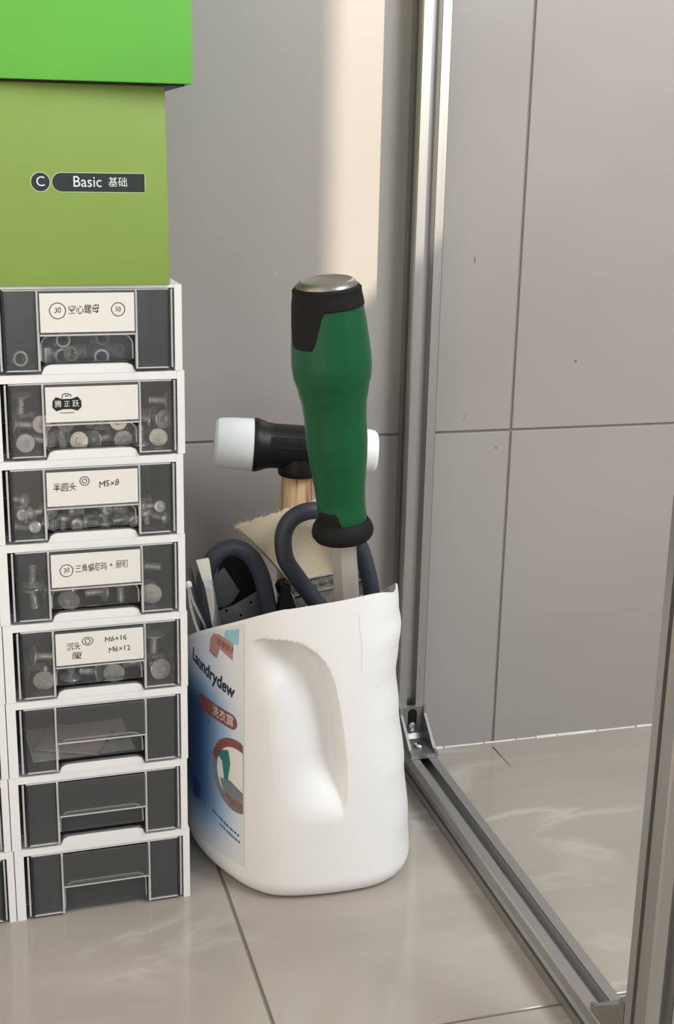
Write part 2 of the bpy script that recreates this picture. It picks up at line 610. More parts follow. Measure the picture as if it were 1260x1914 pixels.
def corner_bracket(yc, sgn, name_label):
    """Cast angle bracket in the corner of upright (face at yc) and rail; the rail leg runs along sgn*y."""
    xc0, xc1 = X0+0.0003, X0+W-0.0003
    L, t, g = 0.041, 0.0042, 0.0026
    zt = W+0.0003
    def pl(y, z):
        return (yc+sgn*y, zt+z)
    bm = bmesh.new()
    side = [(0, 0), (L, 0), (L, t+0.0015), (L-0.006, t+0.0025), (t+0.003, 0.0285), (t+0.0015, 0.0345), (0, 0.0345)]
    for xa, xb in ((xc0, xc0+g), (xc1-g, xc1)):
        bm_prism(bm, [pl(y, z) for y, z in side], xa, xb, lambda a, b, h: (h, a, b))
    bm_prism(bm, [pl(y, z) for y, z in ((0, 0), (L, 0), (L, t), (t+0.004, t), (t, t+0.004), (t, 0.0345), (0, 0.0345))], xc0+g, xc1-g, lambda a, b, h: (h, a, b))
    br = from_bm('corner_bracket', bm, M['alu_cast'], frame)
    br['label'] = name_label
    rel(br)
    xm = (xc0+xc1)/2
    # dark oval slots and the bolts in them
    bm = bmesh.new()
    def oval(c0, c1, r, n=12):
        return [(c1[0]+r*math.cos(a), c1[1]+r*math.sin(a)) for a in [math.pi*i/n for i in range(n+1)]] + \
               [(c0[0]+r*math.cos(a), c0[1]+r*math.sin(a)) for a in [math.pi+math.pi*i/n for i in range(n+1)]]
    yf = yc+sgn*t
    bm_prism(bm, oval((xm, zt+0.0135), (xm, zt+0.0285), 0.0042), yf, yf+sgn*0.0003)
    sl = from_bm('bolt_slot', bm, M['blackp'], br)
    def bolt(org, ax):
        b2 = bmesh.new()
        bm_lathe(b2, [(0.0046, 0.0002), (0.0046, 0.0016), (0.0036, 0.0028), (0.0019, 0.0030), (0.0018, 0.0012)], 20, org, ax)
        return auto_smooth(from_bm('bolt', b2, M['steel'], br))
    bolt((xm, yf, zt+0.0150), (0, sgn, 0))
    bolt((xm, yc+sgn*0.0245, zt+t), (0, 0, 1))
corner_bracket(YW-W-0.0007, -1, 'cast corner bracket with two shiny bolts')
corner_bracket(0.6008, 1, 'cast corner bracket at the near upright')

# ---------------------------------------------------------------- drawer towers
CA, CTH = Vector((0.0185, 0.8704, 0)), math.radians(1.5)
PITCHZ = 0.0584
UX = Vector((math.cos(CTH), math.sin(CTH), 0))
VY = Vector((-math.sin(CTH), math.cos(CTH), 0))
def cab(u, d, z):
    return CA+UX*u+VY*d+Vector((0, 0, z))
DEPTH = 0.125
def drawer_module(u0, z0, label, dh=0.0515, mh=PITCHZ, lip=True, group='clear-front drawer modules'):
    t = thing('drawer_module', label, 'drawer unit', cab(u0, 0, z0), (0, 0, CTH), group)
    uo0, uo1, ui0, ui1 = -0.0118, 0.1178, -0.0052, 0.1128
    zt = dh+0.0012
    bs = [(uo0, ui0, 0, DEPTH, 0, mh-0.0002), (ui1, uo1, 0, DEPTH, 0, mh-0.0002), (ui0, ui1, 0.0003, DEPTH, zt, mh-0.0002),
          (ui0, ui1, DEPTH-0.003, DEPTH, 0.001, zt), (ui0, ui1, 0.020, DEPTH-0.003, 0, 0.0008)]
    from_bm('shell', bm_boxes(bs), M['white'], t)
    if lip:
        # raised white finger lip in the middle of the front
        poly = [(0.0235, -0.0004), (0.0855, -0.0004), (0.0855, 0.001)] + \
               [(0.0795+0.006*math.cos(a), 0.0004+0.0058*math.sin(a)) for a in [math.pi/2*i/6 for i in range(7)]] + \
               [(0.0295-0.006*math.cos(a), 0.0004+0.0058*math.sin(a)) for a in [math.pi/2*(1-i/6) for i in range(7)]] + [(0.0235, 0.001)]
        prism('finger_lip', poly, 0.0003, 0.0036, M['white'], t)
    # clear tray
    b0 = 0.0024
    k = 0.0013
    tray = [(0.0, 0.1090, 0.0016, DEPTH-0.012, b0, b0+k), (0.0, k, 0.0016, DEPTH-0.012, b0+k, dh-0.002), (0.1090-k, 0.1090, 0.0016, DEPTH-0.012, b0+k, dh-0.002),
            (k, 0.1090-k, DEPTH-0.0133, DEPTH-0.012, b0+k, dh-0.002)]
    dr = from_bm('drawer', bm_boxes(tray), M['clear'], t)
    cu0, cu1 = 0.0225, 0.0862
    box('front_pane', (0.0, cu0-0.0016, -0.0004, 0.0014, b0, dh), M['clear'], dr)
    box('front_pane', (cu1+0.0016, 0.1090, -0.0004, 0.0014, b0, dh), M['clear'], dr)
    zl = dh*0.49
    box('label_holder', (cu0+0.0004, cu1-0.0004, -0.0030, -0.0018, zl, dh), M['clear'], dr)
    # finger pocket under the label: sloping back wall with rounded top corners
    z_p = 0.0075 if lip else 0.0016
    poly = [(cu0+0.001, z_p), (cu1-0.001, z_p)] + [(cu1-0.009+0.008*math.cos(a), zl-0.0095+0.008*math.sin(a)) for a in [math.pi/2*i/6 for i in range(7)]] + \
           [(cu0+0.009-0.008*math.cos(a), zl-0.0095+0.008*math.sin(a)) for a in [math.pi/2*(1-i/6) for i in range(7)]]
    prism('finger_pocket', poly, 0.0060, 0.0072, M['clear'], dr)
    e = 0.0011
    ribs = [(cu0-e, cu0+e*0.3, -0.0026, 0.0014, b0, dh), (cu1-e*0.3, cu1+e, -0.0026, 0.0014, b0, dh),           # uprights beside the label
            (cu0+0.0004, cu1-0.0004, -0.0030, -0.0014, zl-0.0014, zl-0.0001),                                       # ledge under the label
            (0.0, cu0-e, -0.0012, 0.0014, b0-0.0002, b0+0.0007), (cu1+e, 0.1090, -0.0012, 0.0014, b0-0.0002, b0+0.0007),
            (0.1078, 0.1096, -0.0014, 0.0016, b0, dh), (-0.0006, 0.0012, -0.0014, 0.0016, b0, dh),
            (0.1101, 0.1114, -0.0004, 0.0010, b0, dh+0.0004), (-0.0028, -0.0014, -0.0004, 0.0010, b0, dh+0.0004),
            (0.0, 0.1090, 0.0, 0.0012, dh-0.0002, dh+0.0008)]
    for q, rb in enumerate(ribs):
        box('edge_rib', rb, M['dark_edge'] if q in (5, 6) else M['bright_rib'], dr, bevel=0.0003, seg=1)
    # arch line of the pocket
    arch = [(cu0+0.0012, z_p+0.001), (cu0+0.0014, zl-0.0095)] + [(cu0+0.009-0.0078*math.cos(a), zl-0.0095+0.0078*math.sin(a)) for a in [math.pi/2*i/6 for i in range(1, 7)]]
    arch += [(cu0+cu1-a, b) for a, b in arch[::-1]]
    tube('pocket_rim', [(a, 0.0054, b) for a, b in arch], 0.00055, M['bright_rib'], dr, seg=6)
    if lip:
        bot = [(cu0+0.0010, 0.0016), (cu0+0.0022, 0.0052), (cu0+0.0065, 0.0072), (cu0+0.012, 0.0075)]
        bot += [(cu0+cu1-a, b) for a, b in bot[::-1]]
        tube('pocket_rim', [(a, 0.0005, b) for a, b in bot], 0.0007, M['dark_edge'], dr, seg=6)
    return t, dr, zl

def label_card(dr, zl, dh, mat=None):
    o = box('label_card', (0.0236, 0.0852, -0.0035, -0.0031, zl+0.0012, dh-0.0012), M['card'], dr)
    o['label'] = 'white paper label card'
    return zl+0.0012, dh-0.0012

US = [0.0006, -0.0006, 0.0003, 0.0009, 0.0, -0.0006, 0.0009, -0.0003]     # small sideways shifts of the stacked modules
mods = []
LABELS = ['empty clear-fronted drawer unit standing on the floor, bottom of the right tower',
          'empty clear-fronted drawer unit, second from the floor in the right tower',
          'clear-fronted drawer unit holding paper cards, third from the floor in the right tower',
          'drawer unit with M6x16 handwritten card, fourth from the floor',
          'drawer unit with circled 30 and plus sign on its card, fourth from the top',
          'drawer unit with M5x8 handwritten card, third from the top',
          'drawer unit with black axe-shaped logo on its card, second from the top',
          'topmost drawer unit with two circled numbers on its card, under the olive box']
for k in range(8):
    dh = 0.0515 if k < 7 else 0.0550
    mods.append(drawer_module(US[k], k*PITCHZ, LABELS[k], dh, lip=(k > 0)) + (dh,))
LL = ['leftmost tower drawer unit at the floor, cut by the photo edge', 'leftmost tower drawer unit second from the floor, cut by the photo edge',
      'leftmost tower drawer unit third from the floor, cut by the photo edge', 'leftmost tower drawer unit fourth from the floor, cut by the photo edge']
for k in range(4):
    drawer_module(US[k]-0.1302, k*PITCHZ, LL[k], 0.0515, lip=(k > 0))

# label cards and their writing
YI = -0.00362
def circ(cx, cz, r, ry=None, n=20, ph=0.3):
    return [(cx+r*math.cos(ph+2*math.pi*1.03*i/n)*(1+0.03*math.sin(i*1.7)), cz+(ry or r)*math.sin(ph+2*math.pi*1.03*i/n)) for i in range(n+1)]
PW = 0.0005
# topmost
_, dr, zl, dh = mods[7]
a, b = label_card(dr, zl, dh); c = (a+b)/2
lettering('handwriting', [('30', 0.0350, c+0.0016, 0.0052, 0.0, 0.85), ('空心螺母', 0.0520, c+0.0018, 0.0066, 0.02, 0.78), ('50', 0.0745, c+0.0018, 0.0044, 0.05, 0.85)], YI, M['ink'], dr)
strokes('pen_circle', [circ(0.0350, c+0.0014, 0.0052), circ(0.0745, c+0.0018, 0.0044)], PW, YI, M['ink'], dr)
# logo card
_, dr, zl, dh = mods[6]
a, b = label_card(dr, zl, dh); c = (a+b)/2
cx = 0.0376
em = [(-0.0094, 0.0022), (-0.0072, 0.0050), (-0.0030, 0.0036), (0.003, 0.0036), (0.0072, 0.0050), (0.0094, 0.0022), (0.0096, -0.0020), (0.0070, -0.0046),
      (0.0030, -0.0033), (-0.003, -0.0033), (-0.0070, -0.0046), (-0.0096, -0.0020)]
prism('logo_emblem', [(cx+p[0], c+0.0002+p[1]) for p in em], -0.0037, -0.0034, M['ink'], dr)
lettering('logo_lettering', [('腾', cx-0.0058, c+0.0002, 0.0052, 0, 0.9), ('正', cx, c+0.0002, 0.0046, 0, 0.9), ('跃', cx+0.0058, c+0.0002, 0.0052, 0, 0.9)], -0.00385, M['whiteink'], dr)
strokes('logo_loop', [[(cx-0.003, c+0.0044), (cx-0.0028, c+0.0066), (cx-0.001, c+0.0074), (cx+0.0012, c+0.0072), (cx+0.003, c+0.0062), (cx+0.0026, c+0.005)],
                      [(cx-0.0012, c+0.0056), (cx+0.0014, c+0.0060)]] +
        [[(cx-0.0046+i*0.0012, c-0.0056), (cx-0.0038+i*0.0012, c-0.0056)] for i in range(8)], 0.0006, YI, M['ink'], dr)
# M5x8
_, dr, zl, dh = mods[5]
a, b = label_card(dr, zl, dh); c = (a+b)/2
lettering('handwriting', [('半圆头', 0.0355, c+0.0010, 0.0066, 0.02, 0.8), ('M5×8', 0.0655, c+0.0022, 0.0062, 0.05, 0.95)], YI, M['ink'], dr)
strokes('pen_circle', [circ(0.0490, c+0.0050, 0.0031), circ(0.0490, c+0.0050, 0.0015, n=12)], PW, YI, M['ink'], dr)
# circled 30 + parts
_, dr, zl, dh = mods[4]
a, b = label_card(dr, zl, dh); c = (a+b)/2
lettering('handwriting', [('30', 0.0340, c+0.0002, 0.0048, 0.0, 0.85), ('三角偏尼码', 0.0508, c+0.0008, 0.0060, 0.02, 0.74), ('+', 0.0648, c+0.0016, 0.0060, 0, 0.8), ('丽钔', 0.0722, c+0.0018, 0.0060, 0.03, 0.74)], YI, M['ink'], dr)
strokes('pen_circle', [circ(0.0340, c, 0.0044)], PW, YI, M['ink'], dr)
# M6
_, dr, zl, dh = mods[3]
a, b = label_card(dr, zl, dh); c = (a+b)/2
lettering('handwriting', [('沉头', 0.0360, c+0.0016, 0.0062, 0.05, 0.8), ('厘', 0.0380, c-0.0056, 0.0060, 0.05, 1.25), ('M6×16', 0.0655, c+0.0050, 0.0056, 0.05, 1.0), ('M6×12', 0.0680, c-0.0030, 0.0056, 0.05, 1.0)], YI, M['ink'], dr)
strokes('pen_circle', [circ(0.0458, c+0.0050, 0.0038, 0.0030), circ(0.0458, c+0.0050, 0.0018, n=12)], PW, YI, M['ink'], dr)

# ---------------------------------------------------------------- small hardware in the drawers
def hw_meshes(kind):
    """(name, mesh) pairs of one screw, axis along +z, head on top."""
    out = []
    def mk(n, prof, seg=18):
        bm = bmesh.new()
        bm_lathe(bm, prof, seg)
        bmesh.ops.recalc_face_normals(bm, faces=bm.faces[:])
        me = bpy.data.meshes.new(n)
        bm.to_mesh(me)
        bm.free()
        me.materials.append(M['zinc'])
        for p in me.polygons:
            p.use_smooth = True
        me.set_sharp_from_angle(angle=math.radians(30))
        out.append((n, me))
    def thread(r, h0, h1, n):
        p = []
        for i in range(n):
            z = h0+(h1-h0)*i/n
            p += [(r*0.84, z), (r, z+(h1-h0)/n*0.5)]
        return p+[(r*0.84, h1)]
    if kind == 'flat':
        mk('screw_head', [(0.0026, 0.0040), (0.0063, 0.0062), (0.0066, 0.0068), (0.0062, 0.0072), (0.0027, 0.0073), (0.0025, 0.0052)])
        mk('screw_shank', thread(0.0028, -0.0066, 0.0040, 7))
    elif kind == 'pan':
        mk('screw_head', [(0.0045, 0.0026), (0.0047, 0.0040), (0.0042, 0.0054), (0.0024, 0.0062), (0.0019, 0.0062), (0.0018, 0.0040)])
        mk('screw_shank', thread(0.0024, -0.0050, 0.0026, 6))
    elif kind == 'wide':
        mk('screw_head', [(0.0030, 0.0034), (0.0076, 0.0060), (0.0080, 0.0066), (0.0076, 0.0072), (0.0030, 0.0073), (0.0027, 0.0050)])
        mk('screw_shank', thread(0.0030, -0.0085, 0.0034, 8))
    return out
HW = {k: hw_meshes(k) for k in ('flat', 'pan', 'wide')}
def sleeve_mesh(n, ro, ri, h, mat):
    bm = bmesh.new()
    seg = 20
    rings = []
    for r, z in ((ro, -h/2), (ro, h/2), (ri, h/2), (ri, -h/2)):
        rings.append([bm.verts.new((r*math.cos(2*math.pi*i/seg), r*math.sin(2*math.pi*i/seg), z)) for i in range(seg)])
    for q in range(4):
        for i in range(seg):
            j = (i+1) % seg
            bm.faces.new((rings[q][i], rings[q][j], rings[(q+1) % 4][j], rings[(q+1) % 4][i]))
    bmesh.ops.recalc_face_normals(bm, faces=bm.faces[:])
    me = bpy.data.meshes.new(n)
    bm.to_mesh(me)
    bm.free()
    me.materials.append(mat)
    for p in me.polygons:
        p.use_smooth = True
    me.set_sharp_from_angle(angle=math.radians(40))
    return me
RINGM = sleeve_mesh('hollow_nut', 0.0052, 0.0038, 0.010, M['zinc'])
FLOORZ = 0.0039
def place_hw(kind, row, u, d, zc, rot, label, group):
    """Drop one piece of hardware in a drawer; zc is the height of its lowest point above the tray floor."""
    mod = mods[row][0]
    R3 = (Matrix.Rotation(CTH, 3, 'Z') @ Euler(rot).to_matrix())
    parts = HW.get(kind) or [('hollow_nut', RINGM)]
    lo = min((R3 @ v.co).z for _, me in parts for v in me.vertices)
    loc = Vector(mod.location)+UX*u+VY*d+Vector((0, 0, FLOORZ+zc-lo))
    if kind == 'ring':
        o = bpy.data.objects.new('hollow_nut', RINGM)
        COL.objects.link(o)
        o.location = loc
        o.rotation_euler = R3.to_euler()
        return tag(o, label, 'nut', group)
    t = thing('screw', label, 'screw', loc, R3.to_euler(), group)
    for n, me in parts:
        p = bpy.data.objects.new(n, me)
        COL.objects.link(p)
        p.parent = t
    return t
SPECIAL = {
    (3, 0.0160, 0.0150): 'large screw showing its round head through the left pane of the M6x16 drawer',
    (3, 0.0660, 0.0165): 'large screw showing its round head in the finger pocket of the M6x16 drawer',
    (3, 0.0975, 0.0150): 'large screw showing its round head through the right pane of the M6x16 drawer',
    (4, 0.0380, 0.0165): 'screw showing its round head in the finger pocket of the circled 30 plus-sign drawer',
    (4, 0.0960, 0.017): 'screw showing its round head through the right pane of the circled 30 plus-sign drawer',
    (4, 0.0120, 0.020): 'screw standing on end behind the left pane of the circled 30 plus-sign drawer',
}
rnd = random.Random(11)
FACE = math.pi/2            # head turned to the room
def fill(kind, row, cells, label, group):
    for (u, d, z, mode) in cells:
        if mode == 'f':
            rot = (FACE+rnd.uniform(-0.25, 0.25), 0, rnd.uniform(-0.4, 0.4))
        elif mode == 'u':
            rot = (rnd.uniform(-0.15, 0.15), rnd.uniform(-0.15, 0.15), rnd.uniform(0, 6))
        elif mode == 'd':
            rot = (math.pi+rnd.uniform(-0.15, 0.15), rnd.uniform(-0.1, 0.1), 0)
        else:
            rot = (FACE*rnd.uniform(0.85, 1.1), 0, rnd.uniform(0.8, 2.4)*rnd.choice((-1, 1)))
        place_hw(kind, row, u, d, z, rot, SPECIAL.get((row, u, d), label), group)
# topmost drawer: hollow nuts, only a few
for (u, d, z, rot) in [(0.0385, 0.021, 0.010, (1.45, 0, 0.25)), (0.0468, 0.018, 0.002, (1.6, 0, -0.5)), (0.0640, 0.020, 0.0115, (1.5, 0, 0.4)), (0.0640, 0.016, 0.0, (1.57, 0, 0.1)),
                       (0.0090, 0.012, 0.0, (1.5, 0, 0.35)), (0.0300, 0.030, 0.0, (0, 0, 0)), (0.0385, 0.023, 0.0, (1.57, 0, 0.1)), (0.0530, 0.028, 0.0, (1.4, 0, 1.1)), (0.0760, 0.034, 0.0, (1.57, 0, 0.9))]:
    place_hw('ring', 7, u, d, z, rot, 'single hollow metal nut behind the left pane of the topmost drawer' if u < 0.01 else 'hollow metal nut under the label card of the topmost drawer', 'hollow nuts in the topmost drawer')
gr = 'screws in the logo-card drawer'
lb = 'silver flat-head screw heaped in the drawer with the black logo card'
cells = []
for layer, modes in ((0, 'fsufsfdf'), (1, 'sffsdfsf'), (2, 'u.f..s.s')):
    for i, m in enumerate(modes):
        if m != '.':
            cells.append((0.0085+i*0.0134, 0.016+rnd.uniform(-0.001, 0.001) if layer else 0.0155, layer*0.0125, m))
for i, m in enumerate('sfdsufs'):
    cells.append((0.012+i*0.0142, 0.033, 0.0, m)); cells.append((0.013+i*0.0140, 0.034, 0.0128, 's'))
fill('flat', 6, cells, lb, gr)
gr = 'screws in the M5x8 drawer'
lb = 'small silver round-head screw in the drawer marked M5x8'
cells = []
for layer, modes in ((0, 'sfsufsdsfus'), (1, 'fsf.s.fs.sf'), (2, 's......... ')):
    for i, m in enumerate(modes):
        if m in 'sfud':
            cells.append((0.0062+i*0.0097, 0.0155, layer*0.0096, m))
for i, m in enumerate('sdfsusfdsus'):
    cells.append((0.0068+i*0.0096, 0.027, 0.0, m))
    if i % 3 != 1:
        cells.append((0.0070+i*0.0096, 0.0275, 0.0096, 's'))
fill('pan', 5, cells, lb, gr)
gr = 'screws in the circled 30 drawer'
lb = 'silver screw lying loose in the drawer with circled 30 and plus-sign card'
fill('wide', 4, [(0.0120, 0.020, 0.0, 'u'), (0.0380, 0.0165, 0.0, 'f'), (0.0560, 0.022, 0.0, 's'), (0.0740, 0.020, 0.0, 'u'), (0.0960, 0.017, 0.0, 'f'), (0.0120, 0.020, 0.0165, 'd'), (0.0260, 0.036, 0.0, 's'), (0.0900, 0.040, 0.0, 's'),
                 (0.0960, 0.022, 0.017, 's')], lb, gr)
gr = 'screws in the M6x16 drawer'
lb = 'large silver flat-head screw lying loose in the drawer marked M6x16'
fill('wide', 3, [(0.0160, 0.0150, 0.0, 'f'), (0.0100, 0.034, 0.0, 's'), (0.0150, 0.017, 0.0168, 's'), (0.0360, 0.024, 0.0, 'd'), (0.0500, 0.0190, 0.0, 's'), (0.0620, 0.036, 0.0, 'f'), (0.0660, 0.0165, 0.0, 'f'),
                 (0.0810, 0.026, 0.0, 's'), (0.0975, 0.0150, 0.0, 'f'), (0.0960, 0.0180, 0.0170, 'u'), (0.0970, 0.036, 0.0, 's'), (0.0300, 0.042, 0.0, 's')], lb, gr)
# paper and clip in the third drawer from the floor
m2 = mods[2][0]
def in_drawer(o, u, d, z, rz, rx=0.0, ry=0.0):
    o.location = Vector(m2.location)+UX*u+VY*d+Vector((0, 0, FLOORZ+z))
    o.rotation_euler = (rx, ry, CTH+rz)
    return o
o = box('paper_card', (-0.0, 0.075, 0, 0.055, 0, 0.0006), M['card']); in_drawer(tag(o, 'white paper card lying flat in the third drawer from the floor', 'paper'), 0.006, 0.014, 0.0, 0.05)
o = box('paper_card', (0.0, 0.048, 0, 0.040, 0, 0.0018), M['pinkcard'], bevel=0.0003); in_drawer(tag(o, 'pale pinkish card stack tilted at the left of the third drawer from the floor', 'paper'), 0.008, 0.030, 0.0016, -0.42, 0.05)
cl = thing('binder_clip', 'small black clip lying on the paper in the third drawer from the floor', 'clip', (0, 0, 0))
tube('clip_wire', catmull([(0, 0, 0.0015), (0.006, 0.003, 0.002), (0.012, -0.001, 0.0018), (0.018, 0.003, 0.0022), (0.024, 0.0, 0.0016)], 6), 0.0011, M['black'], cl, seg=8)
tube('clip_body', catmull([(0.010, -0.003, 0.0035), (0.016, 0.0, 0.0042), (0.022, 0.004, 0.0036), (0.027, 0.002, 0.003)], 6), 0.0016, M['black'], cl, seg=8)
in_drawer(cl, 0.060, 0.032, 0.0012, 0.1)

# ---------------------------------------------------------------- green boxes
ZB = 8*PITCHZ
t = thing('storage_box', 'olive green cardboard box with a black Basic tab standing on the drawer tower', 'box', cab(-0.04, -0.002, ZB), (0, 0, CTH))
# front face leans a little at the right edge
bm = bmesh.new()
hh = 0.1262
vv = [bm.verts.new(p) for p in ((0, 0, 0), (0.1496, 0, 0), (0.1496, 0.15, 0), (0, 0.15, 0), (0, 0, hh), (0.1479, 0, hh), (0.1479, 0.15, hh), (0, 0.15, hh))]
for f in ((0, 3, 2, 1), (4, 5, 6, 7), (0, 1, 5, 4), (1, 2, 6, 5), (2, 3, 7, 6), (3, 0, 4, 7)):
    bm.faces.new([vv[i] for i in f])
bmesh.ops.bevel(bm, geom=bm.edges[:], offset=0.0007, segments=2, affect='EDGES', profile=0.5)
auto_smooth(from_bm('box_body', bm, M['olive'], t))
LX, LZ = 0.0400, 0.5329-ZB
r = 0.0058
poly = ring_poly(0.0272+LX, LZ, r)
ob = prism('printed_badge', [(0.0272+LX+(a-0.0272-LX)*1.09, LZ+(b-LZ)*1.09) for a, b in poly], -0.00012, 0.0002, M['edgeline'], t)
prism('printed_disc', poly, -0.00022, 0.0, M['slate'], ob)
lettering('lettering', [('C', 0.0272+LX, LZ+0.0001, 0.0088, 0, 0.95)], -0.00034, M['whiteink'], ob)
def tab(g):
    x0, x1 = 0.0346+LX-g, 0.0937+LX+g
    rr = r+g
    return [(x0+rr-rr*math.sin(a), LZ-rr*math.cos(a)) for a in [math.pi*i/14 for i in range(15)]]+[(x1, LZ+rr), (x1, LZ-rr)]
ob = prism('printed_tab', tab(0.0004), -0.00012, 0.0002, M['edgeline'], t)
prism('printed_field', tab(0.0), -0.00022, 0.0, M['slate'], ob)
lettering('lettering', [('Basic', 0.0567+LX, LZ+0.0002, 0.0098, 0, 0.95)], -0.00034, M['whiteink'], ob)
lettering('lettering', [('基础', 0.0763+LX, LZ, 0.0066, 0, 0.95)], -0.00034, M['whiteink'], ob)
t2 = thing('storage_box', 'bright green box on top of the olive green box, above the drawer tower', 'box', cab(-0.05, -0.006, ZB+hh+0.0012), (0, 0, math.radians(-1.2)))
box('box_body', (0, 0.1738, 0, 0.19, 0, 0.13), M['lime'], t2, bevel=0.0010)
box('shadow_gap_strip', (0.004, 0.1690, 0.002, 0.186, -0.0012, 0.0), M['blackp'], t2)  # black strip painted in as the shadow line beneath the box

# ---------------------------------------------------------------- cut-open detergent jug
PLAN = catmull([(0.205, 0.8475, 0), (0.245, 0.8425, 0), (0.284, 0.8465, 0), (0.308, 0.8660, 0), (0.3200, 0.905, 0), (0.3215, 0.96, 0), (0.310, 1.010, 0), (0.280, 1.038, 0),
                (0.240, 1.042, 0), (0.190, 1.036, 0), (0.158, 1.010, 0), (0.1495, 0.960, 0), (0.1550, 0.920, 0), (0.1690, 0.884, 0), (0.1840, 0.8610, 0)], 40, closed=True)
NPL = len(PLAN)
JC = Vector((0.240, 0.935, 0))
RSC = [(0.0, 0.0), (0.013, 0.0020), (0.043, 0.0), (0.092, -0.0050), (0.139, -0.0110), (0.171, -0.0145), (0.190, -0.0130), (0.207, -0.0115), (0.223, -0.0140), (0.26, -0.018)]
def interp(tab, x):
    for (a, b), (c, d) in zip(tab, tab[1:]):
        if x <= c:
            return b+(d-b)*smooth01((x-a)/(c-a))
    return tab[-1][1]
CREASE = [Vector(p) for p in ((0.1800, 0.2110), (0.1900, 0.2150), (0.2035, 0.2150), (0.2140, 0.2125), (0.2230, 0.2070), (0.2300, 0.2005), (0.2356, 0.1920), (0.2410, 0.1770), (0.2444, 0.1620), (0.2485, 0.1380),
                               (0.2515, 0.1138), (0.2522, 0.0950), (0.2518, 0.0760), (0.2505, 0.0500))]
def recess(x, z):
    """Depth of the moulded grip hollow: steep at the crease on its right, fading out to the left."""
    if not (0.05 < z < 0.225 and 0.17 < x < 0.262):
        return 0.0
    best = None
    p = Vector((x, z))
    for q in range(len(CREASE)-1):
        a, b = CREASE[q], CREASE[q+1]
        ab = b-a
        t = max(0.0, min(1.0, (p-a).dot(ab)/ab.length_squared))
        r = p-(a+ab*t)
        d = r.length
        if best is None or d < best[0]:
            best = (d, ab.x*r.y-ab.y*r.x, q+t)
    d, sg, par = best
    if sg > 0:
        return 0.0
    prof = smooth01(d/0.0034)*(1-smooth01((d-0.005)/0.052))
    return 0.0200*prof*smooth01((z-0.066)/0.050)*smooth01((x-0.178)/0.036)
def ztop(x, y):
    return 0.2290+0.087*(x-0.169)-0.48*(y-0.860)+0.011*smooth01((x-0.27)/0.03)*smooth01((y-0.86)/0.04)*(1-smooth01((y-0.95)/0.05))
def jug_pt(i, z, inset=0.0, rec=True):
    p = PLAN[i % NPL]
    d = p-JC
    q = PLAN[(i+1) % NPL]-PLAN[(i-1) % NPL]
    n = Vector((q.y, -q.x, 0)).normalized()
    rr = 0.016
    ins = inset
    if z < rr:
        ins += rr*0.75*(1-math.sqrt(max(0, 1-(1-z/rr)**2)))
    sx = interp(RSC, z)
    wr = smooth01((p.x-0.235)/0.07)
    wl = smooth01((0.225-p.x)/0.06)
    x = p.x+sx*wr-0.25*sx*wl*0
    y = p.y
    x, y = x-n.x*ins, y-n.y*ins
    if rec and p.y < 0.90:
        y += recess(x, z)*smooth01((0.895-p.y)/0.03)
    return Vector((x, y, z))
jug = thing('cut_jug', 'white plastic detergent jug with the top cut off, holding hand tools', 'jug', (0.24, 0.94, 0))
NZ = 190
bm = bmesh.new()
def shell_rings(inset, zb):
    cols = []
    for i in range(NPL):
        b0 = jug_pt(i, 0.20, inset)
        zt = ztop(PLAN[i].x, PLAN[i].y)
        zt = zt-0.0004*math.sin(i*0.05)
        col = []
        for k in range(NZ+1):
            f = (k/NZ)
            z = zb+(zt-zb)*(f**1.08)
            col.append(bm.verts.new(jug_pt(i, z, inset)))
        cols.append(col)
    return cols
oc = shell_rings(0.0, 0.0002)
ic = shell_rings(0.0016, 0.0030)
for i in range(NPL):
    j = (i+1) % NPL
    for k in range(NZ):
        bm.faces.new((oc[i][k], oc[j][k], oc[j][k+1], oc[i][k+1]))
        bm.faces.new((ic[i][k], ic[i][k+1], ic[j][k+1], ic[j][k]))
    bm.faces.new((oc[i][NZ], oc[j][NZ], ic[j][NZ], ic[i][NZ]))
bm.faces.new([c[0] for c in oc][::-1])
bm.faces.new([c[0] for c in ic])
jb = auto_smooth(from_bm('jug_body', bm, M['jug'], jug), 50)
def jrel(o):
    o.location = -Vector(jug.location)
    return o
jrel(jb)
# mould seam on the front face, right of the grip
ARC = [0.0]
for i in range(NPL):
    ARC.append(ARC[-1]+(PLAN[(i+1) % NPL]-PLAN[i]).length)
TOT = ARC[-1]
def jug_s(s, z, off=0.0):
    """Point on the outside at arc length s around the plan, off metres proud of the plastic."""
    s %= TOT
    lo = min(NPL-1, max(0, bisect.bisect_left(ARC, s)-1))
    f = (s-ARC[lo])/(ARC[lo+1]-ARC[lo])
    a, b = jug_pt(lo, z, -off), jug_pt(lo+1, z, -off)
    return a+(b-a)*f
def s_at(x, y):
    best = min(range(NPL), key=lambda i: (PLAN[i].x-x)**2+(PLAN[i].y-y)**2)
    return ARC[best]
ss = s_at(0.262, 0.8425)
o = jrel(tube('mould_seam', [jug_s(ss+0.004*(k/20), 0.2325-0.046*k/20, 0.00005) for k in range(21)], 0.00013, M['seam'], jug, seg=6))

